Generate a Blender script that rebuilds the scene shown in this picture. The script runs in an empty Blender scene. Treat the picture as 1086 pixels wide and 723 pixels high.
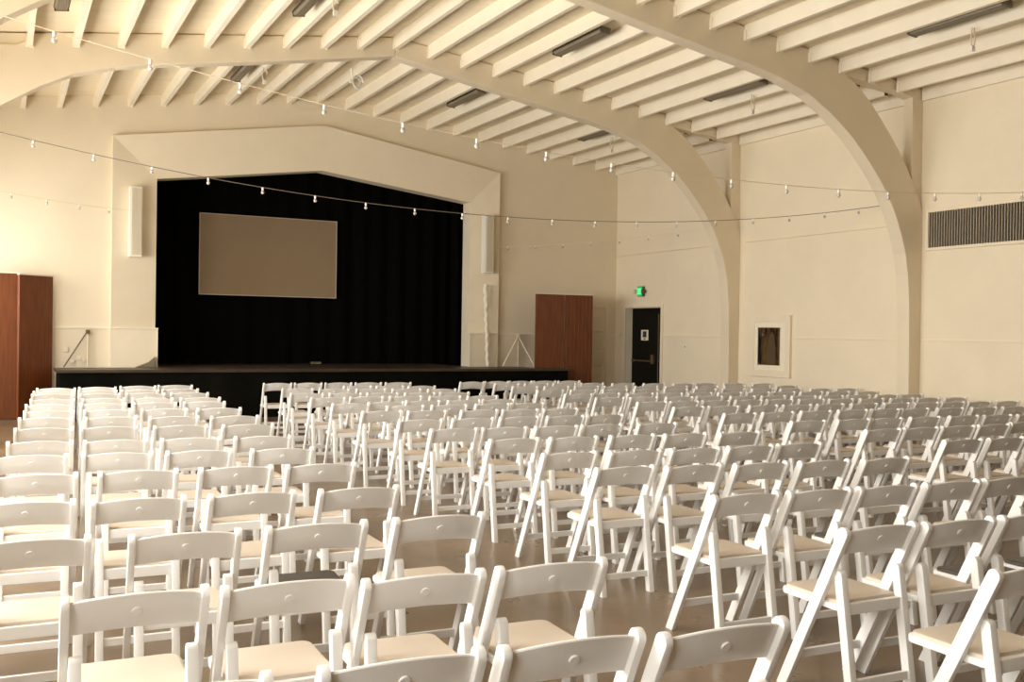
import bpy, bmesh, math, random
from mathutils import Vector, Matrix
random.seed(7)
C = bpy.context.scene.collection
SC = bpy.context.scene
PI = math.pi

# ------------------------------------------------------------------ materials
def nodes(name):
    m = bpy.data.materials.new(name); m.use_nodes = True
    nt = m.node_tree
    return m, nt, nt.nodes['Principled BSDF']

def mat(name, col, rough=.5, metal=0., noise=0., nscale=6., bump=0., bscale=40., spec=.5, col2=None, stretch=None):
    m, nt, b = nodes(name)
    b.inputs['Roughness'].default_value = rough
    b.inputs['Metallic'].default_value = metal
    b.inputs['Specular IOR Level'].default_value = spec
    tc = nt.nodes.new('ShaderNodeTexCoord')
    src = tc.outputs['Object']
    if stretch:
        mp = nt.nodes.new('ShaderNodeMapping'); mp.inputs['Scale'].default_value = stretch
        nt.links.new(src, mp.inputs['Vector']); src = mp.outputs['Vector']
    if noise > 0 or col2:
        n = nt.nodes.new('ShaderNodeTexNoise'); n.inputs['Scale'].default_value = nscale
        n.inputs['Detail'].default_value = 6; n.inputs['Roughness'].default_value = .6
        nt.links.new(src, n.inputs['Vector'])
        r = nt.nodes.new('ShaderNodeValToRGB')
        a = [c*(1-noise) for c in col]; c2 = col2 or [min(1, c*(1+noise)) for c in col]
        r.color_ramp.elements[0].color = (*a, 1); r.color_ramp.elements[0].position = .3
        r.color_ramp.elements[1].color = (*c2, 1); r.color_ramp.elements[1].position = .7
        nt.links.new(n.outputs['Fac'], r.inputs['Fac'])
        nt.links.new(r.outputs['Color'], b.inputs['Base Color'])
    else:
        b.inputs['Base Color'].default_value = (*col, 1)
    if bump > 0:
        n2 = nt.nodes.new('ShaderNodeTexNoise'); n2.inputs['Scale'].default_value = bscale
        n2.inputs['Detail'].default_value = 4
        nt.links.new(src, n2.inputs['Vector'])
        bp = nt.nodes.new('ShaderNodeBump'); bp.inputs['Strength'].default_value = bump
        bp.inputs['Distance'].default_value = .02
        nt.links.new(n2.outputs['Fac'], bp.inputs['Height'])
        nt.links.new(bp.outputs['Normal'], b.inputs['Normal'])
    return m

M = {}
CREAM = (.78, .685, .525)
M['wall'] = mat('cream_plaster', CREAM, .75, noise=.03, nscale=1.2, bump=.10, bscale=9)
M['frame'] = mat('cream_paint', (.79, .695, .535), .6, noise=.025, nscale=2)
M['arch'] = mat('arch_paint', (.74, .645, .49), .5, noise=.03, nscale=1.5, bump=.04, bscale=5)
M['joist'] = mat('joist_paint', (.83, .755, .61), .55, noise=.03, nscale=3)
M['deck'] = mat('deck_paint', (.77, .67, .50), .6, noise=.05, nscale=1.5, stretch=(1, 6, 1))
M['white'] = mat('white_resin', (.80, .785, .76), .38, noise=.015, nscale=4)
M['pad'] = mat('tan_vinyl', (.58, .495, .405), .5, noise=.04, nscale=5)
M['darkpad'] = mat('dark_vinyl', (.045, .036, .028), .45, noise=.1, nscale=5)
M['black'] = mat('black_cloth', (.0035, .0030, .0024), .95, spec=.05)
M['skirt'] = mat('black_skirt', (.0048, .0045, .003), .85, noise=.5, nscale=1.6, spec=.05)
M['stagefloor'] = mat('stage_boards', (.050, .034, .020), .45, noise=.3, nscale=2, stretch=(1, 5, 1))
M['screen'] = mat('screen_fabric', (.33, .245, .155), .9, noise=.03, nscale=2, spec=.1)
M['wood'] = mat('brown_wood', (.150, .040, .0105), .42, noise=.28, nscale=5, stretch=(6, 6, .35), col2=(.205, .060, .0165))
M['whitemetal'] = mat('white_metal', (.80, .77, .70), .4)
M['grille'] = mat('grille_cloth', (.62, .55, .43), .8, noise=.05, nscale=60)
M['darkmetal'] = mat('dark_metal', (.11, .09, .064), .45, metal=.1, noise=.15, nscale=8)
M['lens'] = mat('fixture_lens', (.20, .165, .112), .35, noise=.15, nscale=3, stretch=(12, 1, 12))
M['void'] = mat('vent_void', (.030, .024, .016), .9)
M['slat'] = mat('vent_slat', (.42, .36, .27), .5)
M['doorblack'] = mat('black_door_paint', (.0055, .005, .003), .55, noise=.2, nscale=2, spec=.12)
M['brass'] = mat('bronze_metal', (.13, .085, .045), .4, metal=.3)
M['doorcream'] = mat('door_cream', (.78, .68, .51), .55)
M['paper'] = mat('paper', (.75, .70, .60), .8)
M['ink'] = mat('ink', (.03, .026, .02), .8)
M['wire'] = mat('wire_brown', (.16, .125, .09), .5)
M['paleline'] = mat('wire_pale', (.70, .60, .44), .5)
M['pole'] = mat('wrapped_white', (.82, .76, .64), .6, noise=.1, nscale=8)
M['plaster_dark'] = mat('backstage_black', (.004, .0035, .003), .95, spec=.05)

def glass(name):
    m = bpy.data.materials.new(name); m.use_nodes = True; nt = m.node_tree; nt.nodes.clear()
    o = nt.nodes.new('ShaderNodeOutputMaterial'); mx = nt.nodes.new('ShaderNodeMixShader')
    t = nt.nodes.new('ShaderNodeBsdfTransparent'); g = nt.nodes.new('ShaderNodeBsdfGlossy')
    t.inputs['Color'].default_value = (.97, .97, .96, 1); g.inputs['Roughness'].default_value = .02
    mx.inputs['Fac'].default_value = .07
    nt.links.new(t.outputs[0], mx.inputs[1]); nt.links.new(g.outputs[0], mx.inputs[2]); nt.links.new(mx.outputs[0], o.inputs['Surface'])
    return m
M['glass'] = glass('window_glass')
def bulbglass():
    m, nt, b = nodes('bulb_glass')
    b.inputs['Base Color'].default_value = (.85, .82, .76, 1); b.inputs['Roughness'].default_value = .08
    b.inputs['Transmission Weight'].default_value = .55
    return m
M['bulb'] = bulbglass()
def emit(name, col, s):
    m, nt, b = nodes(name)
    b.inputs['Base Color'].default_value = (*[c*.5 for c in col], 1)
    b.inputs['Emission Color'].default_value = (*col, 1); b.inputs['Emission Strength'].default_value = s
    return m
M['exitgreen'] = emit('exit_green', (.01, .36, .08), 1.0)
M['exitlight'] = emit('exit_letters', (.16, .95, .36), 1.0)

def floor_mat():
    m, nt, b = nodes('polished_concrete')
    tc = nt.nodes.new('ShaderNodeTexCoord')
    n = nt.nodes.new('ShaderNodeTexNoise'); n.inputs['Scale'].default_value = 1.1; n.inputs['Detail'].default_value = 3; n.inputs['Roughness'].default_value = .5
    nt.links.new(tc.outputs['Object'], n.inputs['Vector'])
    r = nt.nodes.new('ShaderNodeValToRGB')
    r.color_ramp.elements[0].position = .32; r.color_ramp.elements[0].color = (.125, .082, .044, 1)
    r.color_ramp.elements[1].position = .70; r.color_ramp.elements[1].color = (.215, .148, .087, 1)
    nt.links.new(n.outputs['Fac'], r.inputs['Fac']); nt.links.new(r.outputs['Color'], b.inputs['Base Color'])
    n2 = nt.nodes.new('ShaderNodeTexNoise'); n2.inputs['Scale'].default_value = 3.5; n2.inputs['Detail'].default_value = 5
    nt.links.new(tc.outputs['Object'], n2.inputs['Vector'])
    mr = nt.nodes.new('ShaderNodeMapRange'); mr.inputs['To Min'].default_value = .20; mr.inputs['To Max'].default_value = .42
    nt.links.new(n2.outputs['Fac'], mr.inputs['Value']); nt.links.new(mr.outputs[0], b.inputs['Roughness'])
    return m
M['floor'] = floor_mat()

def picture_mat():
    # a dim brown picture: soft vertical smears, darker to the edges of the sheet
    m, nt, b = nodes('dim_brown_print')
    tc = nt.nodes.new('ShaderNodeTexCoord'); mp = nt.nodes.new('ShaderNodeMapping')
    mp.inputs['Scale'].default_value = (1, 7, 1.5); mp.inputs['Location'].default_value = (0, .6, .2)
    nt.links.new(tc.outputs['Object'], mp.inputs['Vector'])
    n = nt.nodes.new('ShaderNodeTexNoise'); n.inputs['Scale'].default_value = 1.4; n.inputs['Detail'].default_value = 4
    nt.links.new(mp.outputs['Vector'], n.inputs['Vector'])
    r = nt.nodes.new('ShaderNodeValToRGB')
    e = r.color_ramp.elements; e[0].position = .42; e[0].color = (.007, .0045, .0025, 1); e[1].position = .72; e[1].color = (.17, .098, .036, 1)
    nt.links.new(n.outputs['Fac'], r.inputs['Fac']); nt.links.new(r.outputs['Color'], b.inputs['Base Color'])
    b.inputs['Roughness'].default_value = .25
    return m
M['print'] = picture_mat()
M['printred'] = mat('print_red', (.10, .03, .025), .4)
M['printtan'] = mat('print_tan', (.085, .055, .026), .4)

# ------------------------------------------------------------------ mesh helpers
class B:
    """collects shapes and links them as ONE mesh object"""
    def __init__(s): s.bm = bmesh.new()
    def box(s, x0, x1, y0, y1, z0, z1, bev=0.):
        vs = [s.bm.verts.new(p) for p in ((x0,y0,z0),(x1,y0,z0),(x1,y1,z0),(x0,y1,z0),(x0,y0,z1),(x1,y0,z1),(x1,y1,z1),(x0,y1,z1))]
        fs = [s.bm.faces.new([vs[i] for i in f]) for f in ((3,2,1,0),(4,5,6,7),(0,1,5,4),(1,2,6,5),(2,3,7,6),(3,0,4,7))]
        if bev > 0:
            es = set(e for f in fs for e in f.edges)
            bmesh.ops.bevel(s.bm, geom=list(es), offset=bev, segments=2, affect='EDGES', profile=.6)
        return s
    def prism(s, pts, axis, a0, a1, bev=0.):
        """polygon pts (2D) extruded along axis from a0 to a1; x:(y,z) y:(x,z) z:(x,y)"""
        def P(p, a): return (a, p[0], p[1]) if axis == 'x' else ((p[0], a, p[1]) if axis == 'y' else (p[0], p[1], a))
        lo = [s.bm.verts.new(P(p, a0)) for p in pts]; hi = [s.bm.verts.new(P(p, a1)) for p in pts]
        n = len(pts); fs = []
        fs.append(s.bm.faces.new(lo)); fs.append(s.bm.faces.new(hi[::-1]))
        for i in range(n): fs.append(s.bm.faces.new((lo[i], hi[i], hi[(i+1) % n], lo[(i+1) % n])))
        bmesh.ops.recalc_face_normals(s.bm, faces=fs)
        if bev > 0:
            es = set(fs[0].edges) | set(fs[1].edges)
            bmesh.ops.bevel(s.bm, geom=list(es), offset=bev, segments=2, affect='EDGES', profile=.6)
        return s
    def tube(s, pts, r, n=8, cap=True):
        pts = [Vector(p) for p in pts]; rs = r if isinstance(r, (list, tuple)) else [r]*len(pts)
        rings = []; up = Vector((0, 0, 1))
        for i, p in enumerate(pts):
            t = (pts[min(i+1, len(pts)-1)] - pts[max(i-1, 0)]).normalized()
            u = up if abs(t.dot(up)) < .95 else Vector((1, 0, 0))
            a = t.cross(u).normalized(); b = t.cross(a).normalized()
            rings.append([s.bm.verts.new(p + rs[i]*(math.cos(2*PI*k/n)*a + math.sin(2*PI*k/n)*b)) for k in range(n)])
        for i in range(len(rings)-1):
            for k in range(n):
                s.bm.faces.new((rings[i][k], rings[i][(k+1) % n], rings[i+1][(k+1) % n], rings[i+1][k]))
        if cap:
            s.bm.faces.new(rings[0][::-1]); s.bm.faces.new(rings[-1])
        return s
    def lathe(s, prof, cx=0, cy=0, n=14):
        """prof: [(r, z)] about a vertical axis"""
        rings = []
        for r, z in prof:
            rings.append([s.bm.verts.new((cx + max(r, 1e-4)*math.cos(2*PI*k/n), cy + max(r, 1e-4)*math.sin(2*PI*k/n), z)) for k in range(n)])
        for i in range(len(rings)-1):
            for k in range(n): s.bm.faces.new((rings[i][k], rings[i][(k+1) % n], rings[i+1][(k+1) % n], rings[i+1][k]))
        s.bm.faces.new(rings[0][::-1]); s.bm.faces.new(rings[-1])
        return s
    def quad(s, a, b, c, d):
        s.bm.faces.new([s.bm.verts.new(p) for p in (a, b, c, d)]); return s
    def mesh(s, name, m, smooth=False):
        bmesh.ops.recalc_face_normals(s.bm, faces=s.bm.faces[:])
        me = bpy.data.meshes.new(name); s.bm.to_mesh(me); s.bm.free()
        me.materials.append(m)
        if smooth:
            for p in me.polygons: p.use_smooth = True
            try: me.set_sharp_from_angle(angle=math.radians(40))
            except Exception: pass
        return me
    def obj(s, name, m, parent=None, smooth=False, loc=None):
        me = s.mesh(name, m, smooth)
        o = bpy.data.objects.new(name, me); C.objects.link(o)
        if parent: o.parent = parent
        if loc: o.location = loc
        return o

def tag(o, label=None, cat=None, group=None, kind=None):
    if label: o['label'] = label
    if cat: o['category'] = cat
    if group: o['group'] = group
    if kind: o['kind'] = kind
    return o
def thing(name, label, cat, loc=(0, 0, 0), rz=0, group=None, kind=None):
    o = bpy.data.objects.new(name, None); C.objects.link(o)
    o.location = loc; o.rotation_euler = (0, 0, rz); o.empty_display_size = .1
    return tag(o, label, cat, group, kind)
def world_part(b, name, m, parent, smooth=False):
    """a part whose shape was given in world coordinates"""
    o = b.obj(name, m, parent, smooth)
    o.matrix_parent_inverse = Matrix.LocRotScale(parent.location, parent.rotation_euler, None).inverted()
    return o

# ------------------------------------------------------------------ the room
W, D, XL, YB = 12.5, 19.18, -1.5, -10.6      # right wall, stage wall, left wall, back wall
XR = 5.5                                      # ridge
def deck(x): return 6.24 - (.117 if x > XR else .135)*abs(x - XR)
BAYS = [15.13, 10.92, 6.71, 2.50, -1.71, -5.92]      # far faces of the arches
AF = [14.90, 10.69, 6.48, 2.27, -1.94, -6.15]        # near faces

o = B().box(XL-.3, W+.3, YB-.3, D+2.6, -.2, 0).obj('floor', M['floor']); tag(o, 'brown polished concrete floor under all the chairs', 'floor', kind='structure')

# right wall, with the exit doorway left open
DY0, DY1, DZ = 17.40, 18.75, 2.19
T = .25
b = B(); top = deck(W) + .02
b.box(W, W+T, YB, DY0, 0, top); b.box(W, W+T, DY1, D+.3, 0, top); b.box(W, W+T, DY0, DY1, DZ, top)
wr = b.obj('wall_right', M['wall']); tag(wr, 'long cream plastered wall on the right with rail and poster', 'wall', kind='structure')
b = B()
for y0, y1 in ((-1.7, 2.2), (2.5, 6.4), (6.71, 10.66), (10.95, 13.44), (14.53, 14.86), (15.16, 17.31), (18.92, 19.14)):
    b.box(W-.028, W, y0, y1, 1.563, 1.598, .004)
world_part(b, 'chair_rail', M['frame'], wr)
b = B()
for y0, y1 in ((2.9, 6.1), (11.25, 14.72), (15.68, 19.1)):
    b.box(W-.045, W, y0, y1, 3.362, 3.388, .003)
world_part(b, 'seam_ledge', M['wall'], wr)
b = B()
for y0, y1 in ((-1.7, 2.27), (2.5, 6.48), (6.71, 10.69), (10.92, 14.9), (15.13, D)):
    b.box(W-.06, W, y0, y1, 5.22, top-.02)
world_part(b, 'top_plate', M['joist'], wr)

# left wall: one window opening in every bay
wl = B(); wins = []
edges = [D] + BAYS + [YB]
tl = deck(XL) + .02
WZ0, WZ1 = .95, 3.75
for i in range(len(edges)-1):
    y1 = edges[i]; y0 = edges[i+1]
    a0, a1 = y0 + .30, y1 - .55
    if i == 0: a0, a1 = y0 + .30, y1 - .75
    if i > 4:
        wl.box(XL-T, XL, y0, y1, 0, tl); continue
    wl.box(XL-T, XL, y0, a0, 0, tl); wl.box(XL-T, XL, a1, y1, 0, tl)
    wl.box(XL-T, XL, a0, a1, 0, WZ0); wl.box(XL-T, XL, a0, a1, WZ1, tl)
    wins.append((a0, a1))
wl.box(XL-T, XL, D, D+.3, 0, tl)
o = wl.obj('wall_left', M['wall']); tag(o, 'cream plastered wall on the left with a row of tall windows', 'wall', kind='structure')
for i, (a0, a1) in enumerate(wins):
    f = B(); x0, x1 = XL-.16, XL-.09
    f.box(x0, x1, a0, a0+.07, WZ0, WZ1); f.box(x0, x1, a1-.07, a1, WZ0, WZ1)
    f.box(x0, x1, a0+.07, a1-.07, WZ0, WZ0+.07); f.box(x0, x1, a0+.07, a1-.07, WZ1-.07, WZ1)
    for k in range(1, 4):
        y = a0 + (a1-a0)*k/4; f.box(x0+.01, x1-.01, y-.02, y+.02, WZ0+.07, WZ1-.07)
    for k in range(1, 3):
        z = WZ0 + (WZ1-WZ0)*k/3; f.box(x0+.015, x1-.015, a0+.07, a1-.07, z-.015, z+.015)
    wn = f.obj('window_%d' % (i+1), M['frame']); wn['kind'] = 'structure'
    B().box(XL-.128, XL-.122, a0+.06, a1-.06, WZ0+.06, WZ1-.06).obj('pane', M['glass'], wn)

# back wall, behind the camera
bk = B().prism([(XL-T, 0), (W+T, 0), (W+T, deck(W)), (XR, 6.24), (XL-T, deck(XL))], 'y', YB-T, YB).obj('wall_back', M['wall'])
bk['kind'] = 'structure'

# stage wall with the gabled opening
OX0, OX1, OC = 2.51, 8.80, 5.62
fo = [(1.74, .0), (1.74, 4.995), (5.60, 5.585), (9.44, 4.995), (9.44, .0)]
fi = [(OX0, .0), (OX0, 4.30), (5.58, 4.725), (OX1, 4.33), (OX1, .0)]
b = B()
b.prism([(XL-T, 0), (1.74, 0), (1.74, 4.995), (1.74, deck(1.74)+.02), (XL-T, deck(XL-T)+.02)], 'y', D, D+.3)
b.prism([(9.44, 0), (W+T, 0), (W+T, deck(W)+.02), (9.44, deck(9.44)+.02)], 'y', D, D+.3)
b.prism([(1.74, 4.995), (5.60, 5.585), (XR+.1, deck(XR+.1)+.02), (XR, 6.26), (1.74, deck(1.74)+.02)], 'y', D, D+.3)
b.prism([(5.60, 5.585), (9.44, 4.995), (9.44, deck(9.44)+.02), (XR+.1, deck(XR+.1)+.02)], 'y', D, D+.3)
wf = b.obj('wall_front', M['wall']); tag(wf, 'cream stage wall around the black stage opening', 'wall', kind='structure')
# splayed frame round the opening: proud outer edge, inner edge set back, then the reveal
b = B(); YO, YI, YR = D-.13, D, D+.34
def ring(p, y): return [(x, y, z) for x, z in p]
RZ = 1.57
fo2 = [(1.74, RZ)] + fo[1:4] + [(9.44, RZ)]; fi2 = [(OX0, RZ)] + fi[1:4] + [(OX1, RZ)]
for i in range(4):
    b.quad(ring(fo2, YO)[i], ring(fo2, YO)[i+1], ring(fi2, YI)[i+1], ring(fi2, YI)[i])   # splay
    b.quad(ring(fo2, D+.1)[i], ring(fo2, D+.1)[i+1], ring(fo2, YO)[i+1], ring(fo2, YO)[i])     # outer edge
    b.quad(ring(fi2, YI)[i], ring(fi2, YI)[i+1], ring(fi2, YR)[i+1], ring(fi2, YR)[i])           # reveal
    b.quad(ring(fi2, YR)[i], ring(fi2, YR)[i+1], ring(fo2, YR)[i+1], ring(fo2, YR)[i])           # back
    b.quad(ring(fo2, YR)[i], ring(fo2, YR)[i+1], ring(fo2, D+.1)[i+1], ring(fo2, D+.1)[i])
bmesh.ops.remove_doubles(b.bm, verts=b.bm.verts[:], dist=1e-4)
tr = b.obj('trim_1', M['frame']); tag(tr, 'wide splayed cream frame around the black stage opening', 'frame', kind='structure')
b = B(); b.box(1.74, OX0, YO, YR, 0, RZ); b.box(OX1, 9.44, YO, YR, 0, RZ)
world_part(b, 'plinth', M['frame'], tr)
b = B(); b.box(1.73, OX0+.035, YO-.018, YI, RZ-.012, RZ+.012, .003); b.box(OX1-.035, 9.45, YO-.018, YI, RZ-.012, RZ+.012, .003)
b.box(OX0-.0, OX0+.03, YO-.012, YO+.02, .86, RZ-.012); b.box(OX1-.03, OX1+.0, YO-.012, YO+.02, .86, RZ-.012)
world_part(b, 'cap_moulding', M['joist'], tr)
b = B(); b.box(XL, 1.74, D-.028, D, RZ-.016, RZ+.016, .003); b.box(9.44, 10.6, D-.028, D, RZ-.016, RZ+.016, .003); b.box(12.30, W-.02, D-.028, D, RZ-.016, RZ+.016, .003)
world_part(b, 'chair_rail', M['joist'], wf)
# dark stage house behind the opening
b = B(); b.box(1.2, 1.3, D+.34, 21.9, 0, 5.6); b.box(9.9, 10.0, D+.34, 21.9, 0, 5.6); b.box(1.2, 10.0, 21.8, 21.9, 0, 5.6); b.box(1.2, 10.0, D+.34, 21.9, 5.6, 5.7)
o = b.obj('wall_backstage', M['plaster_dark']); tag(o, 'black walls of the stage house behind the opening', 'wall', kind='structure')

# roof deck
b = B()
for x0, x1 in ((XL-T, XR), (XR, W+T)):
    b.prism([(x0, deck(x0)), (x1, deck(x1) if x1 != XR else 6.24), (x1, (deck(x1) if x1 != XR else 6.24)+.15), (x0, deck(x0)+.15)] if x0 != XR else
            [(XR, 6.24), (x1, deck(x1)), (x1, deck(x1)+.15), (XR, 6.39)], 'y', YB-T, D+.3)
ce = b.obj('ceiling', M['deck']); tag(ce, 'low pitched cream roof deck carried on many joists', 'ceiling', kind='structure')
jx = [5.5] + [5.5 + .585*k for k in range(1, 12)] + [5.5 - .577*k for k in range(1, 13)]
jm = {}
def joist(x, y0, y1):
    d = deck(x); w = .036
    b = B(); b.box(x-w, x+w, y0, y1, d-.205, d+.01, .004)
    for ya, yb in ((y0, y0+.05), (y1-.05, y1)):           # hangers
        b.box(x-w-.012, x+w+.012, ya, yb, d-.213, d-.07, .003)
    o = world_part(b, 'joist', M['joist'], ce); o['kind'] = 'structure'
for (y0, y1) in ((15.13, D), (10.92, 14.90), (6.71, 10.69), (2.50, 6.48)):
    for x in sorted(jx): joist(x, y0, y1)

# laminated arches
inner = [(0, 5.93), (1.36, 5.69), (2.2, 5.545), (2.94, 5.42), (3.63, 5.31), (4.11, 5.215), (4.65, 5.05), (5.05, 4.84), (5.28, 4.69), (5.5, 4.53), (5.72, 4.335), (5.94, 4.11), (6.12, 3.91), (6.27, 3.71), (6.38, 3.53), (6.48, 3.33), (6.57, 3.12), (6.65, 2.88), (6.71, 2.55), (6.745, 2.15), (6.76, 1.5), (6.77, 0)]
outer = [(7.0, 0), (7.0, 3.55), (6.86, 3.84), (6.66, 4.17), (6.49, 4.40), (6.31, 4.61), (6.10, 4.84), (5.88, 5.06), (5.70, 5.21), (5.52, 5.33), (5.36, 5.43), (5.22, 5.52)]
arch_labels = ['far cream roof arch nearest the stage, landing left of the poster',
               'near cream roof arch landing between the poster and the wall vent',
               'cream roof arch above the nearer rows of chairs',
               'cream roof arch overhead beside the camera', 'cream roof arch behind the camera', 'rearmost cream roof arch']
for i, (y0, y1) in enumerate(zip(AF, BAYS)):
    root = thing('arch_beam', arch_labels[i], 'arch', (XR, (y0+y1)/2, 0), kind='structure')
    for sgn in (1, -1):
        sl = .117 if sgn > 0 else .135
        g = .004
        pts = [(XR + sgn*max(d, g), z - (0 if sgn > 0 else .012*d/5*(1 if d < 5.3 else 0))) for d, z in inner]
        pts += [(XR + sgn*d, z - (0 if sgn > 0 else .09*(1 if z > 5.4 else 0))) for d, z in outer]
        pts += [(XR + sgn*d, 6.24 - sl*d - .01) for d in (5.0, 3, 1.5, g)]
        b = B().prism(pts, 'y', y0, y1, .012)
        world_part(b, 'arch_half', M['arch'], root)
        # false rafter from the haunch out to the wall post, and the post itself
        dz = lambda d: 6.24 - sl*d
        b = B().prism([(XR+sgn*4.95, dz(4.95)-.02), (XR+sgn*6.99, dz(6.99)-.02), (XR+sgn*6.99, dz(6.99)-.20), (XR+sgn*6.5, dz(6.5)-.17), (XR+sgn*5.2, dz(5.2)-.21)], 'y', y0+.02, y1-.02)
        world_part(b, 'rafter', M['arch'], root)
        xa, xb = XR+sgn*6.78, XR+sgn*6.995
        b = B().box(min(xa, xb), max(xa, xb), y0+.03, y1-.03, 3.5, dz(6.9)-.05)
        world_part(b, 'wall_post', M['arch'], root)

# ------------------------------------------------------------------ stage and what stands on it
SZ, SY = .865, 17.98
st = thing('stage_platform', 'low black-fronted stage platform running along the far wall', 'stage', (5.6, SY, 0))
b = B(); b.box(.82, 10.62, SY, 18.32, SZ-.05, SZ, .006); b.box(.82, 9.95, 18.32, D-.17, SZ-.05, SZ); b.box(OX0+.005, OX1-.005, D-.17, 21.78, SZ-.05, SZ)
world_part(b, 'stage_boards', M['stagefloor'], st)
b = B()
b.box(.86, 10.58, SY+.04, SY+.10, 0, SZ-.05); b.box(.86, .92, SY+.1, D-.17, 0, SZ-.05); b.box(10.52, 10.58, SY+.1, 18.30, 0, SZ-.05)
world_part(b, 'skirt', M['skirt'], st)

def cloth(name, x0, x1, y, z0, z1, amp, per, m, parent, n=160):
    b = B(); cols = []
    for i in range(n+1):
        x = x0 + (x1-x0)*i/n
        yy = y + amp*math.sin(2*PI*x/per) + amp*.5*math.sin(2*PI*x/(per*1.63)+1)
        cols.append([b.bm.verts.new((x, yy, z)) for z in (z0, z1)] + [b.bm.verts.new((x, yy+.012, z)) for z in (z1, z0)])
    for i in range(n):
        for k in range(4): b.bm.faces.new((cols[i][k], cols[i+1][k], cols[i+1][(k+1) % 4], cols[i][(k+1) % 4]))
    for c in (cols[0], cols[-1]): b.bm.faces.new(c)
    return world_part(b, name, m, parent, True)
cu = thing('stage_curtain', 'wide black curtain hanging across the back of the stage', 'curtain', (5.6, 21.0, SZ))
cloth('backdrop', 1.9, 9.4, 21.0, SZ+.015, 5.3, .03, .42, M['black'], cu)
leg = thing('side_curtain', 'narrow black curtain leg at the right edge of the stage opening', 'curtain', (8.95, 20.1, SZ))
cloth('cloth', 8.62, 9.6, 20.1, SZ+.015, 5.2, .035, .3, M['black'], leg, 60)
# screen
kx = lambda x: x*20.85/19.107
ps = thing('projection_screen', 'blank grey-brown projection screen hanging before the black curtain', 'screen', (kx(4.57), 20.85, 2.27))
sx0, sx1 = 3.27*20.85/19.107, 5.87*20.85/19.107
sz0, sz1 = 1.6+.63*20.85/19.107, 1.6+2.12*20.85/19.107
world_part(B().box(sx0, sx1, 20.84, 20.86, sz0, sz1), 'screen_sheet', M['screen'], ps)
b = B(); e = .014
b.box(sx0-e, sx0, 20.83, 20.87, sz0-e, sz1+e); b.box(sx1, sx1+e, 20.83, 20.87, sz0-e, sz1+e); b.box(sx0, sx1, 20.83, 20.87, sz0-e, sz0); b.box(sx0, sx1, 20.83, 20.87, sz1, sz1+e)
world_part(b, 'screen_border', M['grille'], ps)

t = thing('corner_wedge', 'small grey triangular wedge in the corner left of the stage opening', 'wedge', (2.4, YO-.06, SZ))
B().prism([(-.26, .002), (.09, .002), (.09, .20), (-.02, .10)], 'y', -.03, .03, .004).obj('plate', M['lens'], t)
# small white tape roll at the curtain foot
tg = thing('floor_box', 'tiny pale floor box at the foot of the black stage curtain', 'floor box', (5.95, 20.7, SZ))
B().box(-.11, .11, -.04, .04, 0, .045, .006).obj('lid', M['lens'], tg)

# column loudspeakers on the frame
for nm, x0, x1, z0, z1, lab in (('l', 2.02, 2.235, 2.85, 4.10, 'tall white column loudspeaker on the frame left of the stage opening'),
                                ('r', 9.02, 9.225, 2.84, 4.07, 'tall white column loudspeaker on the frame right of the stage opening')):
    yb = D-.02 if nm == 'l' else D-.06
    t = thing('column_speaker', lab, 'loudspeaker', ((x0+x1)/2, yb-.16, z0), group='column loudspeakers beside the stage')
    world_part(B().box(x0, x1, yb-.26, yb-.06, z0, z1, .006), 'cabinet', M['whitemetal'], t)
    b = B(); b.box(x0+.035, x1-.012, yb-.268, yb-.262, z0+.03, z1-.03)
    for k in range(4):
        xx = x0+.05+k*.042; b.box(xx, xx+.008, yb-.274, yb-.268, z0+.04, z1-.04)
    world_part(b, 'grille', M['grille'], t)
    world_part(B().box(x0+.05, x1-.05, yb-.06, yb+.0, z0+.3, z1-.3), 'bracket', M['whitemetal'], t)

# wrapped pole leaning by the right of the frame
t = thing('wrapped_pole', 'knobbly white cloth-wrapped pole standing right of the stage opening', 'pole', (9.13, D-.26, SZ))
pts, rs = [], []
for k in range(41):
    z = SZ + .012 + 1.72*k/40
    pts.append((9.145 - .065*k/40 + .012*math.sin(k*1.3), D-.26+.03*k/40, z)); rs.append(.032 + .013*abs(math.sin(k*.9)) + (.012 if k > 28 else 0)*abs(math.sin(k*1.7)))
world_part(B().tube(pts, rs, 10), 'wrapped_shaft', M['pole'], t, True)
world_part(B().tube([(9.20, D-.2, 1.66), (9.235, D-.2, 1.45), (9.225, D-.2, 1.28)], .008, 6), 'loose_cord', M['paleline'], t)

# folded A-shaped stands against the wall
t = thing('folded_stand', 'pale A-shaped folded stand against the wall beside the right brown screen', 'stand', (9.95, D-.15, SZ))
for (x, y) in ((9.50, D-.14), (10.28, D-.14)):
    world_part(B().tube([(9.93, D-.14, 1.52), (x, y-.12, SZ+.012)], .018, 8), 'leg', M['frame'], t, True)
world_part(B().tube([(9.94, D-.13, 1.54), (9.95, D-.10, SZ+.012)], .014, 8), 'leg', M['frame'], t, True)
world_part(B().box(9.90, 9.97, D-.17, D-.11, 1.50, 1.57, .008), 'hinge_head', M['frame'], t)
t = thing('folded_stand', 'thin dark folded stand against the wall left of the stage opening', 'stand', (1.37, D-.12, SZ))
world_part(B().tube([(1.36, D-.06, 1.50), (.98, D-.20, SZ+.012)], .013, 8), 'leg', M['wire'], t, True)
world_part(B().tube([(1.37, D-.06, 1.50), (1.37, D-.08, SZ+.012)], .012, 8), 'leg', M['frame'], t, True)
world_part(B().box(1.335, 1.395, D-.09, D-.03, 1.46, 1.53, .008), 'hinge_head', M['brass'], t)
t = thing('wall_outlet', 'small pale outlet box low on the wall beside the dark folded stand', 'outlet', (1.22, D-.03, 1.02))
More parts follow.
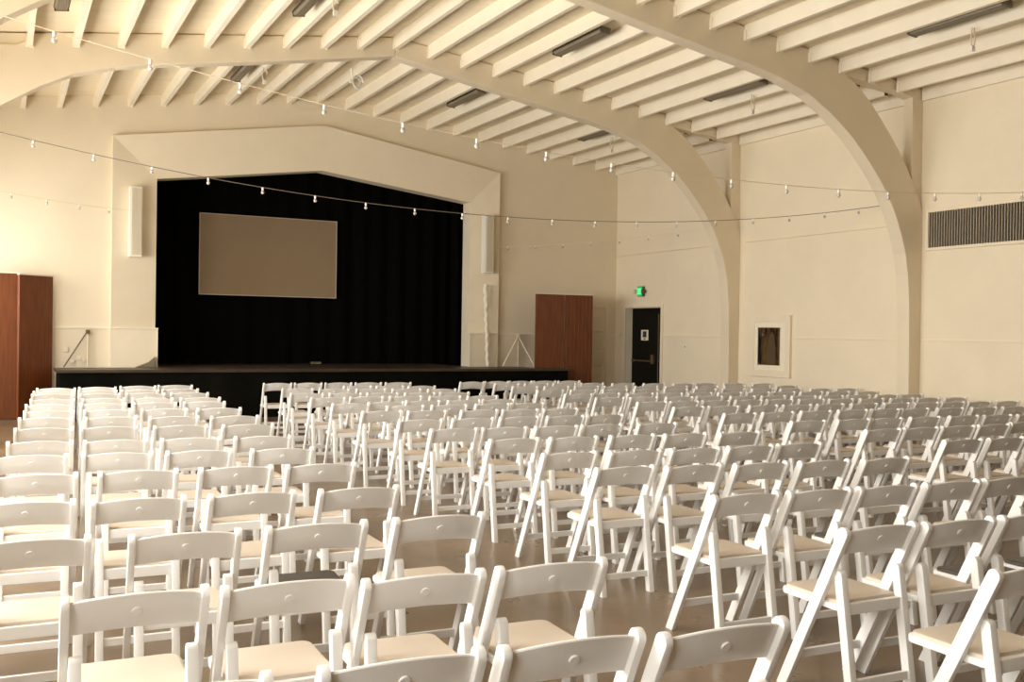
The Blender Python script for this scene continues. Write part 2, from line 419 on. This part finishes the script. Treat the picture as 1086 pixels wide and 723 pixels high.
for x, z in ((1.13, .97), (1.24, 1.03), (1.31, .99)):
    world_part(B().box(x-.03, x+.03, D-.03, D-.001, z-.03, z+.03, .006), 'cover_plate', M['joist'], t)
t = thing('wall_hook', 'small pale hook plate on the wall next to the left brown screen', 'hook', (1.02, D-.02, 1.2))
world_part(B().box(.985, 1.055, D-.025, D-.001, 1.13, 1.23, .006), 'plate', M['joist'], t)

# brown folding screens either side of the stage
def panel(t, p0, p1, z0, z1, m, name='panel', th=.05, flutes=0):
    p0, p1 = Vector(p0), Vector(p1); d = (p1-p0); L = d.length; ang = math.atan2(d.y, d.x)
    b = B(); b.box(0, L, 0, th, z0, z1, .006)
    for k in range(flutes):
        x = L*(k+.5)/flutes; b.box(x-.014, x+.014, -.016, 0, z0+.01, z1-.01, .006)
    o = b.obj(name, m, t); o.location = Vector((p0.x, p0.y, 0)) - Vector((t.location.x, t.location.y, 0)); o.rotation_euler = (0, 0, ang)
    c = B().box(-.004, L+.004, -.006, th+.006, z1, z1+.022, .004).obj('cap_rail', M['joist'], o)
    return o
t = thing('folding_screen', 'tall brown wooden folding screen at the left end of the stage', 'folding screen', (-.2, 18.6, 0))
panel(t, (-1.15, 18.50), (-.42, 18.93), .012, 2.47, M['wood'])
panel(t, (-.40, 18.62), (.245, 18.70), .012, 2.46, M['wood'])
panel(t, (.27, 18.62), (.80, 19.04), .012, 2.44, M['wood'])
t = thing('folding_screen', 'tall brown wooden folding screen at the right end of the stage', 'folding screen', (10.7, 18.7, 0))
panel(t, (10.02, 18.42), (10.70, 18.40), .012, 2.42, M['wood'])
panel(t, (10.72, 18.40), (11.33, 18.30), .012, 2.42, M['wood'], flutes=7)
panel(t, (11.36, 18.33), (11.42, 18.95), .012, 2.42, M['wood'])

# ------------------------------------------------------------------ doors
# exit door in the right wall
b = B(); c = .075
b.box(W-.03, W+.015, DY0-c, DY0, 0, DZ+c, .006); b.box(W-.03, W+.015, DY1, DY1+c+.06, 0, DZ+c, .006); b.box(W-.03, W+.015, DY0, DY1, DZ, DZ+c, .006)
d1 = b.obj('door_1', M['frame']); tag(d1, 'black exit door in a cream frame on the right wall', 'door', kind='structure')
LX = W+.165
world_part(B().box(LX, LX+.05, DY0+.012, DY1-.012, .012, DZ-.012, .004), 'door_leaf', M['doorblack'], d1)
b = B(); b.box(LX+.055, W+T, DY0-.02, DY1+.02, 0, DZ+.02)
world_part(b, 'door_stop', M['doorblack'], d1)
b = B(); b.box(W+.016, LX+.05, DY1-.012, DY1-.002, 0, DZ-.002); b.box(W+.016, LX+.05, DY0+.002, DY0+.012, 0, DZ-.002); b.box(W+.016, LX+.05, DY0+.012, DY1-.012, DZ-.012, DZ-.002)
world_part(b, 'jamb_lining', M['joist'], d1)
b = B(); b.tube([(LX-.045, DY1-.12, 1.02), (LX-.045, DY0+.50, 1.02)], .016, 8); b.box(LX-.06, LX, DY0+.44, DY0+.54, .96, 1.16, .008); b.box(LX-.06, LX, DY1-.14, DY1-.08, .99, 1.05, .008)
world_part(b, 'push_bar', M['brass'], d1)
b = B(); b.tube([(LX-.02, DY0+.30, .06), (LX-.02, DY0+.30, 2.05)], .012, 8); b.tube([(LX-.03, DY0+.26, 1.02), (LX-.03, DY0+.06, 1.02)], .012, 8)
world_part(b, 'vertical_rod', M['brass'], d1)
t = thing('paper_notice', 'small white notice with a dark picture taped on the black exit door', 'notice', (LX-.004, 18.24, 1.585))
B().box(-.003, 0, -.135, .135, -.115, .115).obj('sheet', M['paper'], t)
b = B(); b.box(-.005, -.003, -.07, .07, -.05, .085); b.box(-.005, -.003, -.04, .04, -.095, -.07); b.obj('printed_picture', M['ink'], t)

# cream panelled door on the stage wall behind the right screen
b = B(); x0, x1 = 11.30, 12.25
b.box(x0-.09, x0, D-.03, D+.0, 0, 2.28, .005); b.box(x1, x1+.10, D-.03, D+.0, 0, 2.28, .005); b.box(x0, x1, D-.03, D, 2.19, 2.28, .005)
d2 = b.obj('door_2', M['frame']); tag(d2, 'cream panelled door partly hidden behind the right brown screen', 'door', kind='structure')
b = B(); b.box(x0, x1, D-.012, D-.001, .01, 2.19)
zs = [.10, .48, .86, 1.24, 1.63, 2.02]
for k in range(len(zs)-1): b.box(x0+.1, x1-.12, D-.045, D-.012, zs[k]+.02, zs[k+1]-.02, .012)
world_part(b, 'door_leaf', M['doorcream'], d2)

# EXIT sign with two emergency lamps
t = thing('exit_sign', 'lit green EXIT sign above the black exit door', 'exit sign', (W, 18.13, 2.54)); t.scale = (1, .70, 1)
B().box(-.07, 0, -.15, .15, -.11, .11, .008).obj('housing', M['darkmetal'], t)
fp = B().box(-.076, -.07, -.135, .135, -.098, .098, .002).obj('lit_face', M['exitgreen'], t)
# letters as bars, mirrored so that they read from the hall (left to right = far to near)
b = B(); LW, LH, sw = .045, .13, .011
def bar(y0, z0, y1, z1):
    n = 4; b.prism([(y0-sw/2, z0), (y0+sw/2, z0), (y1+sw/2, z1), (y1-sw/2, z1)], 'x', -.081, -.076)
def hb(ya, yb, z): b.box(-.081, -.076, min(ya, yb), max(ya, yb), z-sw/2, z+sw/2)
def Y(u): return .112 - u          # u grows to the reader's right
u = 0
bar(Y(u), -LH/2, Y(u), LH/2); [hb(Y(u), Y(u+LW), z) for z in (-LH/2+sw/2, 0, LH/2-sw/2)]
u = .062
bar(Y(u), -LH/2, Y(u+LW), LH/2); bar(Y(u+LW), -LH/2, Y(u), LH/2)
u = .130
bar(Y(u), -LH/2, Y(u), LH/2)
u = .155
hb(Y(u), Y(u+.06), LH/2-sw/2); bar(Y(u+.03), -LH/2, Y(u+.03), LH/2)
b.obj('letters', M['exitlight'], fp)
for s in (1, -1):
    b = B().tube([(-.05, s*.15, .0), (-.06, s*.19, .0)], .012, 8); b.tube([(-.04, s*.215, 0), (-.11, s*.215, -.005)], [.045, .055], 12)
    b.obj('lamp_head', M['darkmetal'] if s < 0 else M['grille'], t, True)

# ------------------------------------------------------------------ right wall fittings
# framed display with a dim brown picture
t = thing('picture_frame', 'cream stepped frame holding a dim brown picture on the right wall', 'picture', (W, 13.98, 1.42))
def rframe(y0, y1, z0, z1, w, x0, x1, bev=.006):
    b = B(); b.box(x0, x1, y0, y0+w, z0, z1, bev); b.box(x0, x1, y1-w, y1, z0, z1, bev); b.box(x0, x1, y0+w, y1-w, z0, z0+w, bev); b.box(x0, x1, y0+w, y1-w, z1-w, z1, bev); return b
world_part(rframe(13.46, 14.53, .86, 1.985, .13, W-.055, W-.001), 'outer_frame', M['frame'], t)
world_part(rframe(13.59, 14.42, .965, 1.87, .11, W-.038, W-.001), 'inner_frame', M['joist'], t)
world_part(rframe(13.70, 14.33, 1.03, 1.79, .02, W-.045, W-.001, .003), 'bead', M['joist'], t)
pc = world_part(B().box(W-.014, W-.004, 13.72, 14.31, 1.05, 1.77), 'picture_sheet', M['print'], t)
b = B(); b.tube([(W-.015, 14.20, 1.66), (W-.0155, 14.18, 1.60)], .035, 10); world_part(b, 'red_mark', M['printred'], pc)
b = B()
b.prism([(13.88, 1.10), (13.98, 1.08), (14.08, 1.12), (14.06, 1.45), (14.02, 1.62), (13.96, 1.68), (13.90, 1.62), (13.87, 1.4)], 'x', W-.0165, W-.014)
world_part(b, 'figure_shape', M['printtan'], pc)

# long louvred vent
VY0, VY1, VZ0, VZ1 = 7.9, 10.58, 2.93, 3.55
t = thing('wall_vent', 'long dark louvred vent with pale vertical slats high on the right wall', 'vent', (W, 9.2, 3.24))
world_part(rframe(VY0, VY1, VZ0, VZ1, .045, W-.06, W-.001), 'vent_frame', M['frame'], t)
world_part(B().box(W-.008, W-.002, VY0+.04, VY1-.04, VZ0+.04, VZ1-.04), 'backing', M['void'], t)
y = VY0+.07; k = 0
sl = B()
while y < VY1-.06:
    sl.box(W-.05, W-.012, y, y+.010, VZ0+.045, VZ1-.045); y += .0455
world_part(sl, 'slats', M['slat'], t)
t = thing('wall_switch', 'tiny pale switch plate on the right wall between exit door and arch', 'switch', (W, 16.55, 1.36))
B().box(-.012, 0, -.035, .035, -.055, .055, .004).obj('plate', M['joist'], t)
B().box(-.018, -.012, -.01, .01, -.02, .02, .002).obj('toggle', M['wire'], t)

# ------------------------------------------------------------------ ceiling fixtures
fi_lab = {(0, 0): 'dark fluorescent strip above the left block, near the top left corner', (1, 0): 'dark fluorescent strip left of the ridge, in front of the far arch', (2, 0): 'dark fluorescent strip right of the ridge, in front of the far arch', (3, 0): 'long dark fluorescent strip nearest the right wall before the far arch',
          (1, 1): 'dark fluorescent strip left of the ridge, behind the far arch', (2, 1): 'dark fluorescent strip right of the ridge, behind the far arch', (3, 1): 'dark fluorescent strip nearest the stage on the right slope',
          (3, 2): 'long dark fluorescent strip nearest the camera at top right', (0, 1): 'dark fluorescent strip over the left end of the stage', (2, 2): 'dark fluorescent strip right of the ridge nearest the camera', (1, 2): 'dark fluorescent strip left of the ridge nearest the camera'}
for iy, yc in enumerate((12.58, 16.62, 8.42)):
    for ix, x in enumerate((.60, 3.50, 7.52, 10.40)):
        if (ix, iy) not in fi_lab: continue
        z = deck(x) - .05
        t = thing('strip_light', fi_lab[(ix, iy)], 'ceiling light', (x, yc, z), group='unlit strip lights between the joists')
        t.rotation_euler = (0, math.atan(.117 if x > XR else -.135), 0)
        b = B(); L = .68
        b.prism([(-.09, -.02), (.09, -.02), (.08, .02), (-.08, .02)], 'y', -L, L); b.obj('housing', M['darkmetal'], t).location.z = -.07
        b = B(); b.prism([(-.078, 0), (-.062, -.035), (.062, -.035), (.078, 0)], 'y', -L+.02, L-.02)
        for k in range(5): b.box(-.058+k*.027, -.052+k*.027, -L+.03, L-.03, -.041, -.035)
        b.obj('lens', M['lens'], t).location.z = -.09
        for ya in (-L-.012, L-.02): B().box(-.082, .082, ya, ya+.032, -.13, -.05, .004).obj('end_cap', M['darkmetal'], t)
        B().box(-.03, .03, -L*.6, L*.6, -.06, -.012).obj('stem', M['darkmetal'], t)

# cable loops hung from the joists
def loop(x, y, z0, L, lab, coil=False):
    t = thing('cable_loop', lab, 'cable loop', (x, y, z0), group='pale cable loops hanging from the joists')
    if coil:
        pts = [(.0, 0, .0), (.01, 0, -.10), (.03, 0, -.2)]
        for k in range(26):
            a = PI + 2*PI*k/14; pts.append((.13 + (.10-.0015*k)*math.cos(a), 0.004*k, -.2 + (.13-.002*k)*math.sin(a)))
        B().tube(pts, .015, 6).obj('cable', M['whitemetal'], t, True)
    else:
        pts = [(-.02, 0, .02), (-.035, 0, -L*.5), (-.03, 0, -L*.85), (0, 0, -L), (.03, 0, -L*.85), (.035, 0, -L*.5), (.02, 0, .02)]
        B().tube(pts, .010, 6).obj('cable', M['paleline'], t, True)
    B().box(-.03, .03, -.015, .02, -L-.05, -L+.01, .006).obj('clamp', M['whitemetal'], t)
def jb(x): return deck(x)-.205
loop(3.7, 12.2, jb(3.7), .2, 'pale cable loop under the joists left of the ridge before the far arch')
loop(3.75, 16.2, jb(3.75), .2, 'pale cable loop beside the strip light left of the ridge behind the far arch')
loop(5.2, 16.2, jb(5.2), .2, 'coiled white cable hanging just left of the ridge behind the far arch', True)
loop(10.65, 12.45, jb(10.65), .24, 'pale cable loop below the long strip light on the right before the far arch')
loop(10.65, 8.4, jb(10.65), .22, 'pale cable loop below the strip light at top right')
loop(10.6, 16.5, jb(10.6), .24, 'pale cable loop below the strip light nearest the stage on the right')

# string lights
def string_light(lab, pts, wirem, sp=.6, r=.005, off=.2):
    """pts: control points (x,y,z); quadratic through three of them"""
    t = thing('string_light', lab, 'string lights', pts[0])
    A, Bm, Cc = [Vector(p) for p in pts]
    def at(x):
        f = lambda i: (A[i]*(x-Bm.x)*(x-Cc.x)/((A.x-Bm.x)*(A.x-Cc.x)) + Bm[i]*(x-A.x)*(x-Cc.x)/((Bm.x-A.x)*(Bm.x-Cc.x)) + Cc[i]*(x-A.x)*(x-Bm.x)/((Cc.x-A.x)*(Cc.x-Bm.x)))
        return Vector((x, f(1), f(2)))
    n = 60; P = [at(A.x + (Cc.x-A.x)*k/n) for k in range(n+1)]
    world_part(B().tube(P, r, 6), 'wire', wirem, t, True)
    sock = B().lathe([(.007, .0), (.0115, -.003), (.012, -.034), (.010, -.037)], n=10).mesh('socket', M['whitemetal'], True)
    bulb = B().lathe([(.008, -.037), (.012, -.044), (.019, -.056), (.020, -.067), (.015, -.079), (.005, -.085)], n=12).mesh('bulb', M['bulb'], True)
    x = A.x + off; prev = None
    while x < Cc.x - .1:
        p = at(x) - A
        s = bpy.data.objects.new('socket', sock); C.objects.link(s); s.parent = t; s.location = p
        q = bpy.data.objects.new('bulb', bulb); C.objects.link(q); q.parent = s
        d = (at(x+.01)-at(x)).length/.01; x += sp/d
string_light('dark string of bare bulbs sagging across the hall before the stage', [(-1.47, 13.07, 4.12), (6.5, 12.17, 3.18), (12.46, 11.5, 3.71)], M['wire'], off=.5, r=.005, sp=.66)
string_light('short pale string of bulbs from the left wall to the left loudspeaker', [(-1.47, 16.9, 3.86), (.3, 17.7, 3.66), (2.0, 18.88, 3.66)], M['paleline'], off=.5, r=.003)
string_light('faint pale string of bulbs from the stage frame to the far arch', [(9.24, 19.0, 3.41), (10.6, 17.5, 3.46), (12.27, 15.4, 3.70)], M['paleline'], off=.25, r=.003)
string_light('nearest pale string of bare bulbs crossing high under the joists', [(-1.47, 7.94, 4.08), (6.8, 7.51, 3.09), (12.46, 7.22, 3.56)], M['paleline'], off=.5, r=.003, sp=.66)

# ------------------------------------------------------------------ folding chairs
PT = (-.20, .785)      # back post top (y, z)
PF = (.18, 0)
def strip(p0, p1, w, arc=True, n=8, flat_bottom=True):
    """2-D bar in (y,z) from the foot p0 to the top p1 with a rounded top end"""
    p0, p1 = Vector(p0), Vector(p1); d = (p1-p0).normalized(); nrm = Vector((-d.y, d.x)); h = w/2
    c = p1 - d*h
    pts = []
    k = h/d.y
    def bottom(sg):   # cut level with the ground
        q = p0 + nrm*h*sg; t = -q.y/d.y if flat_bottom else 0
        return q + d*t
    a = bottom(-1); pts.append((a.x, a.y))
    for i in range(n+1):
        th = -PI/2 + PI*i/n
        q = c + nrm*h*math.sin(th) + d*h*math.cos(th); pts.append((q.x, q.y))
    a = bottom(1); pts.append((a.x, a.y))
    return pts
HW = .2165
CH = {}
b = B().prism(strip(PF, PT, .054), 'x', -.013, .013, .004); CH['post'] = b.mesh('back_post', M['white'], True)
b = B().prism(strip((-.225, 0), (-.135, .590), .044), 'x', -.018, .018, .005); CH['rleg'] = b.mesh('rear_leg', M['white'], True)
# curved back slat
def slat_mesh():
    b = B(); n = 16; cols = []
    ty, tz = PT[0]-PF[0], PT[1]-PF[1]; L = math.hypot(ty, tz); dy, dz = ty/L, tz/L
    for i in range(n+1):
        u = -1 + 2*i/n; x = u*(HW-.020)
        zt = .766 + .020*(1-u*u); zb = .652 + .016*(1-u*u); bul = .020*(1-u*u)
        def P(z, th):
            y0 = PT[0] + (PT[1]-z)*(-ty/tz)
            return (x, y0 - bul*dz - th*dz + .004, z + bul*dy*-0 + th*0)
        e = .004
        prof = [P(zb+e, -.009), P(zb, -.005), P(zb, .005), P(zb+e, .009), P((zb+zt)/2, .0095), P(zt-e, .009), P(zt, .005), P(zt, -.005), P(zt-e, -.009)]
        cols.append([b.bm.verts.new(p) for p in prof])
    m = len(cols[0])
    for i in range(n):
        for k in range(m): b.bm.faces.new((cols[i][k], cols[i+1][k], cols[i+1][(k+1) % m], cols[i][(k+1) % m]))
    b.bm.faces.new(cols[0]); b.bm.faces.new(cols[-1])
    return b.mesh('backrest', M['white'], True)
CH['back'] = slat_mesh()
b = B(); zc = .726; yc = PT[0] + (PT[1]-zc)*.484 - .020*.9 - .0095*.9 + .004
b.tube([(0, yc+.006*.9, zc+.006*.436), (0, yc-.0055*.9, zc-.0055*.436)], [.0155, .0145], 16); CH['disc'] = b.mesh('medallion', M['white'], True)
def rrect(x, y0, y1, rf, rr, n=5):
    pts = []
    for cx, cy, a0, r in ((x-rf, y1-rf, 0, rf), (-x+rf, y1-rf, PI/2, rf), (-x+rr, y0+rr, PI, rr), (x-rr, y0+rr, 1.5*PI, rr)):
        for k in range(n+1):
            a = a0 + PI/2*k/n; pts.append((cx + r*math.cos(a), cy + r*math.sin(a)))
    return pts
CH['seat'] = B().prism(rrect(.1885, -.140, .232, .045, .012), 'z', .412, .440, .006).mesh('seat_frame', M['white'], True)
CH['pad'] = B().prism(rrect(.176, -.128, .218, .038, .010), 'z', .436, .455, .007).mesh('seat_pad', M['pad'], True)
CH['dpad'] = B().prism(rrect(.176, -.128, .218, .038, .010), 'z', .436, .455, .007).mesh('seat_pad', M['darkpad'], True)
CH['rail'] = B().box(-.166, .166, -.172, -.150, .398, .448, .004).mesh('seat_rail', M['white'])
yf = PF[0] - .155*.484
CH['fstr'] = B().box(-.195, .195, yf-.010, yf+.010, .137, .175, .003).mesh('front_stretcher', M['white'])
CH['rstr'] = B().box(-.166, .166, -.220, -.200, .095, .132, .003).mesh('rear_stretcher', M['white'])
PARTS = [('back_post', 'post', -HW+.013, None), ('back_post', 'post', HW-.013, None), ('rear_leg', 'rleg', -.172, None), ('rear_leg', 'rleg', .172, None),
         ('backrest', 'back', 0, None), ('seat_frame', 'seat', 0, None), ('seat_pad', 'pad', 0, None), ('seat_rail', 'rail', 0, None), ('front_stretcher', 'fstr', 0, None), ('rear_stretcher', 'rstr', 0, None)]
ORD = ['', 'first', 'second', 'third', 'fourth', 'fifth', 'sixth', 'seventh', 'eighth', 'ninth', 'tenth', 'eleventh', 'twelfth', 'thirteenth', 'fourteenth', 'fifteenth']

def chair(x, y, rz, label, group, dark=False, tip=0., sx=1.):
    """x, y: top left corner of the back as seen from behind"""
    c, s = math.cos(rz), math.sin(rz)
    lx, ly = -HW*sx, PT[0]
    ox = x - (c*lx - s*ly); oy = y - (s*lx + c*ly)
    t = thing('folding_chair', label, 'chair', (ox, oy, 0), rz, group)
    t.scale = (sx, 1, 1)
    for nm, key, px, _ in PARTS:
        if key == 'pad' and dark: key = 'dpad'
        o = bpy.data.objects.new(nm, CH[key]); C.objects.link(o); o.parent = t; o.location = (px, 0, 0)
        if tip and nm in ('seat_frame', 'seat_pad'):       # seat lifted a little about its rear edge
            o.rotation_euler = (tip, 0, 0); py, pz = -.14, .42
            o.location = (0, py - (py*math.cos(tip) - pz*math.sin(tip)), pz - (py*math.sin(tip) + pz*math.cos(tip)))
        if key == 'dpad': o['label'] = 'dark brown seat pad'
        if nm == 'backrest':
            d = bpy.data.objects.new('medallion', CH['disc']); C.objects.link(d); d.parent = o
    return t

NCH = [0]
def block(name, rows, rot, group, darks=(), jit=.012):
    n = len(rows)
    for i, row in enumerate(rows):                 # rows listed from the stage backwards
        near = n - i
        if name == 'left' and i < 9:
            dx = random.uniform(-.028, .028); row = [(x + dx, y) for x, y in row]
        if i + 1 <= near: rl = 'row nearest the stage' if i == 0 else '%s row from the stage' % ORD[i+1]
        else: rl = 'row nearest the camera' if near == 1 else '%s row from the camera' % ORD[near]
        for k, (x, y) in enumerate(row):
            m = len(row)
            if m == 1: s = 'only seat showing'
            elif k == 0: s = 'leftmost seat'
            elif k == m-1: s = 'rightmost seat'
            elif k + 1 <= (m+1)//2: s = '%s from left' % ORD[k+1]
            else: s = '%s from right' % ORD[m-k]
            dark = (i, k) in darks
            lab = '%swhite folding chair, %s block, %s, %s' % ('dark-seated ' if dark else '', name, rl, s)
            if i < n-6: y += random.uniform(-jit, jit)*2
            chair(x, y, rot + random.uniform(-.022, .022), lab, group, dark,  .085 if dark and name == 'left' else 0., 1 + max(0, (8-i)*.012) if name == 'left' else 1.); NCH[0] += 1

def lin(xs, anchors):
    out = []
    for x in xs:
        a = anchors
        if x <= a[0][0]: y = a[0][1]
        elif x >= a[-1][0]: y = a[-1][1]
        else:
            for (xa, ya), (xb, yb) in zip(a, a[1:]):
                if xa <= x <= xb: y = ya + (yb-ya)*(x-xa)/(xb-xa); break
        out.append((x, y))
    return out
def seq(x0, p, n): return [x0 + p*k for k in range(n)]

left = [
    lin([.42, .93, 1.46, 1.97], [(.42, 14.25), (1.46, 14.55), (1.97, 14.66)]),
    lin(seq(.36, .512, 4), [(.36, 13.62), (1.9, 13.74)]),
    lin(seq(.32, .520, 4), [(.32, 13.05), (1.9, 12.97)]),
    lin(seq(.27, .523, 4), [(.3, 12.15), (1.9, 12.04)]),
    lin(seq(.215, .52, 4), [(.2, 11.36), (1.9, 11.33)]),
    lin(seq(.19, .525, 4), [(.2, 10.5), (1.9, 10.40)]),
    lin(seq(.16, .53, 4), [(.16, 9.73), (1.7, 9.42), (1.9, 9.5)]),
    lin([.09, .57, 1.12, 1.66], [(.09, 8.74), (1.66, 8.58)]),
    lin([.03, .52, 1.04, 1.56], [(.03, 7.73), (1.56, 7.60)]),
    lin([-.04, .465, .97, 1.51], [(0, 6.95), (1.51, 6.78)]),
    lin([-.04, .49, 1.03, 1.53], [(0, 6.04), (1.53, 5.92)]),
    lin([-.11, .38, .91, 1.45], [(-.11, 5.11), (.38, 5.03), (1.45, 4.95)]),
    lin([-.11, .45, .98, 1.53], [(-.11, 4.20), (.45, 4.12), (1.53, 4.075)]),
    lin([.165, .625, 1.06, 1.54], [(.165, 3.24), (.63, 3.19), (1.06, 3.10), (1.54, 3.08)]),
    lin([.15, .69, 1.16, 1.61], [(.15, 2.37), (.69, 2.33), (1.16, 2.29), (1.61, 2.21)]),
]
block('left', left, -.035, 'white folding chairs in the left block', darks={(12, 2)})
mid = [
    lin([3.50, 3.96, 4.43, 4.90, 5.38], [(3.51, 14.95), (5.4, 14.8)]),
    lin([4.45, 4.92, 5.38], [(4.4, 14.05), (5.4, 13.8)]),
    lin(seq(3.43, .485, 5), [(3.43, 13.55), (5.4, 13.05)]),
    lin(seq(3.28, .49, 5), [(3.28, 12.55), (4.6, 12.35), (5.3, 12.3)]),
    lin(seq(3.30, .50, 5), [(3.3, 11.68), (4.3, 11.68), (5.3, 11.55)]),
    lin([3.27, 3.73, 4.21, 4.73, 5.2], [(3.27, 10.72), (3.75, 10.80), (4.28, 10.91), (5.2, 10.85)]),
    lin([3.73, 4.25, 4.80, 5.26], [(3.2, 10.35), (3.7, 10.20), (5.26, 10.22)]),
    lin([3.24, 3.70, 4.27, 4.73, 5.2], [(3.24, 9.60), (3.7, 9.48), (5.2, 9.36)]),
    lin([3.25, 3.78, 4.28, 4.78, 5.25], [(3.25, 8.59), (5.24, 8.51)]),
    lin([3.20, 3.66, 4.16, 4.635, 5.20], [(3.2, 7.70), (5.2, 7.57)]),
    lin([3.32, 3.83, 4.37, 4.87, 5.40], [(3.32, 6.81), (4.37, 6.75), (5.4, 6.65)]),
    lin([3.28, 3.79, 4.28, 4.79, 5.26], [(3.28, 5.90), (4.28, 5.81), (5.26, 5.79)]),
    lin([3.23, 3.69, 4.18, 4.67, 5.18], [(3.23, 5.14), (3.69, 5.05), (4.18, 4.99), (5.18, 4.87)]),
    lin([3.24, 3.71, 4.18, 4.67, 5.14], [(3.24, 4.03), (4.15, 3.96), (5.13, 3.91)]),
    lin([3.21, 3.66, 4.14, 4.62], [(3.21, 3.12), (3.66, 3.08), (4.62, 3.03)]),
    lin([3.14], [(3.14, 2.34)]),
]
block('middle', mid, -.03, 'white folding chairs in the middle block', darks={(13, 2), (14, 2), (14, 3)})
rt = [
    [(6.65, 14.78), (7.13, 14.86), (7.60, 14.85), (8.05, 14.85), (8.50, 14.80)],
    lin(seq(7.0, .51, 10), [(7.0, 14.2), (8.6, 14.1), (10.0, 13.62), (10.6, 13.7), (12, 13.3)]),
    lin(seq(6.9, .51, 10), [(6.9, 13.4), (8.6, 13.2), (10.15, 12.85), (11.6, 12.7)]),
    lin(seq(6.85, .51, 11), [(6.85, 12.5), (8.6, 12.3), (10.3, 12.1), (11.7, 11.85)]),
    lin([6.76, 7.23, 7.73, 8.2, 8.7, 9.18, 9.67, 10.15, 10.62, 11.1, 11.6], [(7.23, 11.6), (8.56, 11.43), (10.6, 11.25), (11.8, 11.05)]),
    lin([6.78, 7.28, 7.8, 8.3, 8.8, 9.3, 9.75, 10.2, 10.70, 11.25, 11.75], [(6.78, 10.82), (8.5, 10.7), (10.2, 10.42), (11.75, 10.35)]),
    lin([6.86, 7.34, 7.82, 8.34, 8.84, 9.33, 9.80, 10.30, 10.80, 11.26, 11.74], [(6.86, 10.01), (8.8, 9.96), (10.75, 9.71), (11.74, 9.60)]),
    lin([6.80, 7.28, 7.86, 8.36, 8.88, 9.40, 9.92, 10.41, 10.87, 11.33, 11.83], [(6.84, 9.2), (8.87, 9.10), (10.4, 8.97), (11.8, 8.86)]),
    lin([6.78, 7.31, 7.86, 8.42, 8.90, 9.36, 9.90, 10.43, 10.93], [(6.79, 8.29), (8.4, 8.30), (9.4, 8.24), (10.9, 8.09)]),
    lin([6.83, 7.43, 7.88, 8.44, 9.02, 9.50, 9.98], [(6.8, 7.34), (9.0, 7.31), (10, 7.2)]),
    lin([6.87, 7.36, 7.86, 8.37, 8.95], [(6.87, 6.44), (8.4, 6.45), (8.93, 6.53)]),
    lin([6.81, 7.31, 7.82], [(6.81, 5.56), (7.31, 5.53), (7.8, 5.5)]),
]
block('right', rt, -.04, 'white folding chairs in the right block')

# ------------------------------------------------------------------ daylight
def area(x, y, z, sy, sz, power, col, tilt=0):
    l = bpy.data.lights.new('daylight', 'AREA'); l.shape = 'RECTANGLE'; l.size = sz; l.size_y = sy; l.energy = power; l.color = col
    o = bpy.data.objects.new('daylight', l); C.objects.link(o); o.location = (x, y, z)
    o.rotation_euler = (0, -PI/2 + tilt, 0)
    return o
PW = 600; PG = 370
for i, (a0, a1) in enumerate(wins[:5]):
    area(XL-1.15, (a0+a1)/2, (WZ0+WZ1)/2+.75, a1-a0, WZ1-WZ0, PW*(a1-a0)/3.3*(.62, 1, 1, .85, .5)[i], (1, .975, .93), .55)
    area(XL-1.5, (a0+a1)/2, .9, a1-a0, 2.0, PG*(a1-a0)/3.3*(.62, 1, 1, 1, .5)[i], (1, .96, .885), -.55)     # sunlit ground outside
w = bpy.data.worlds.new('sky'); SC.world = w; w.use_nodes = True
w.node_tree.nodes['Background'].inputs['Color'].default_value = (.80, .86, .95, 1)
w.node_tree.nodes['Background'].inputs['Strength'].default_value = 1.0

# ------------------------------------------------------------------ camera
cam = bpy.data.cameras.new('camera'); co = bpy.data.objects.new('camera', cam); C.objects.link(co); SC.camera = co
cam.sensor_width = 36; cam.sensor_fit = 'HORIZONTAL'; F = 1056.; cam.lens = F/1086*36; cam.clip_start = .05
a = Vector((1-543., 344-361.5, F)).normalized()
q = Vector((1001-543., 344+15.5-361.5, F))
n = a.cross(q).normalized()
if n.y > 0: n = -n
X = a.cross(n)
if X.x < 0: X = -X
R = [X, a, n]                                  # rows: world axes in image axes (x right, y down, z forward)
mw = Matrix(((R[0].x, -R[0].y, -R[0].z, 0), (R[1].x, -R[1].y, -R[1].z, 0), (R[2].x, -R[2].y, -R[2].z, 1.60), (0, 0, 0, 1)))
co.matrix_world = mw

SC.view_settings.view_transform = 'Standard'; SC.view_settings.look = 'None'; SC.view_settings.gamma = 1; SC.view_settings.use_curve_mapping = False
SC.view_settings.exposure = 0.23
cy = SC.cycles; cy.max_bounces = 10; cy.diffuse_bounces = 6; cy.transparent_max_bounces = 12; cy.use_denoising = True; cy.caustics_reflective = False; cy.caustics_refractive = False
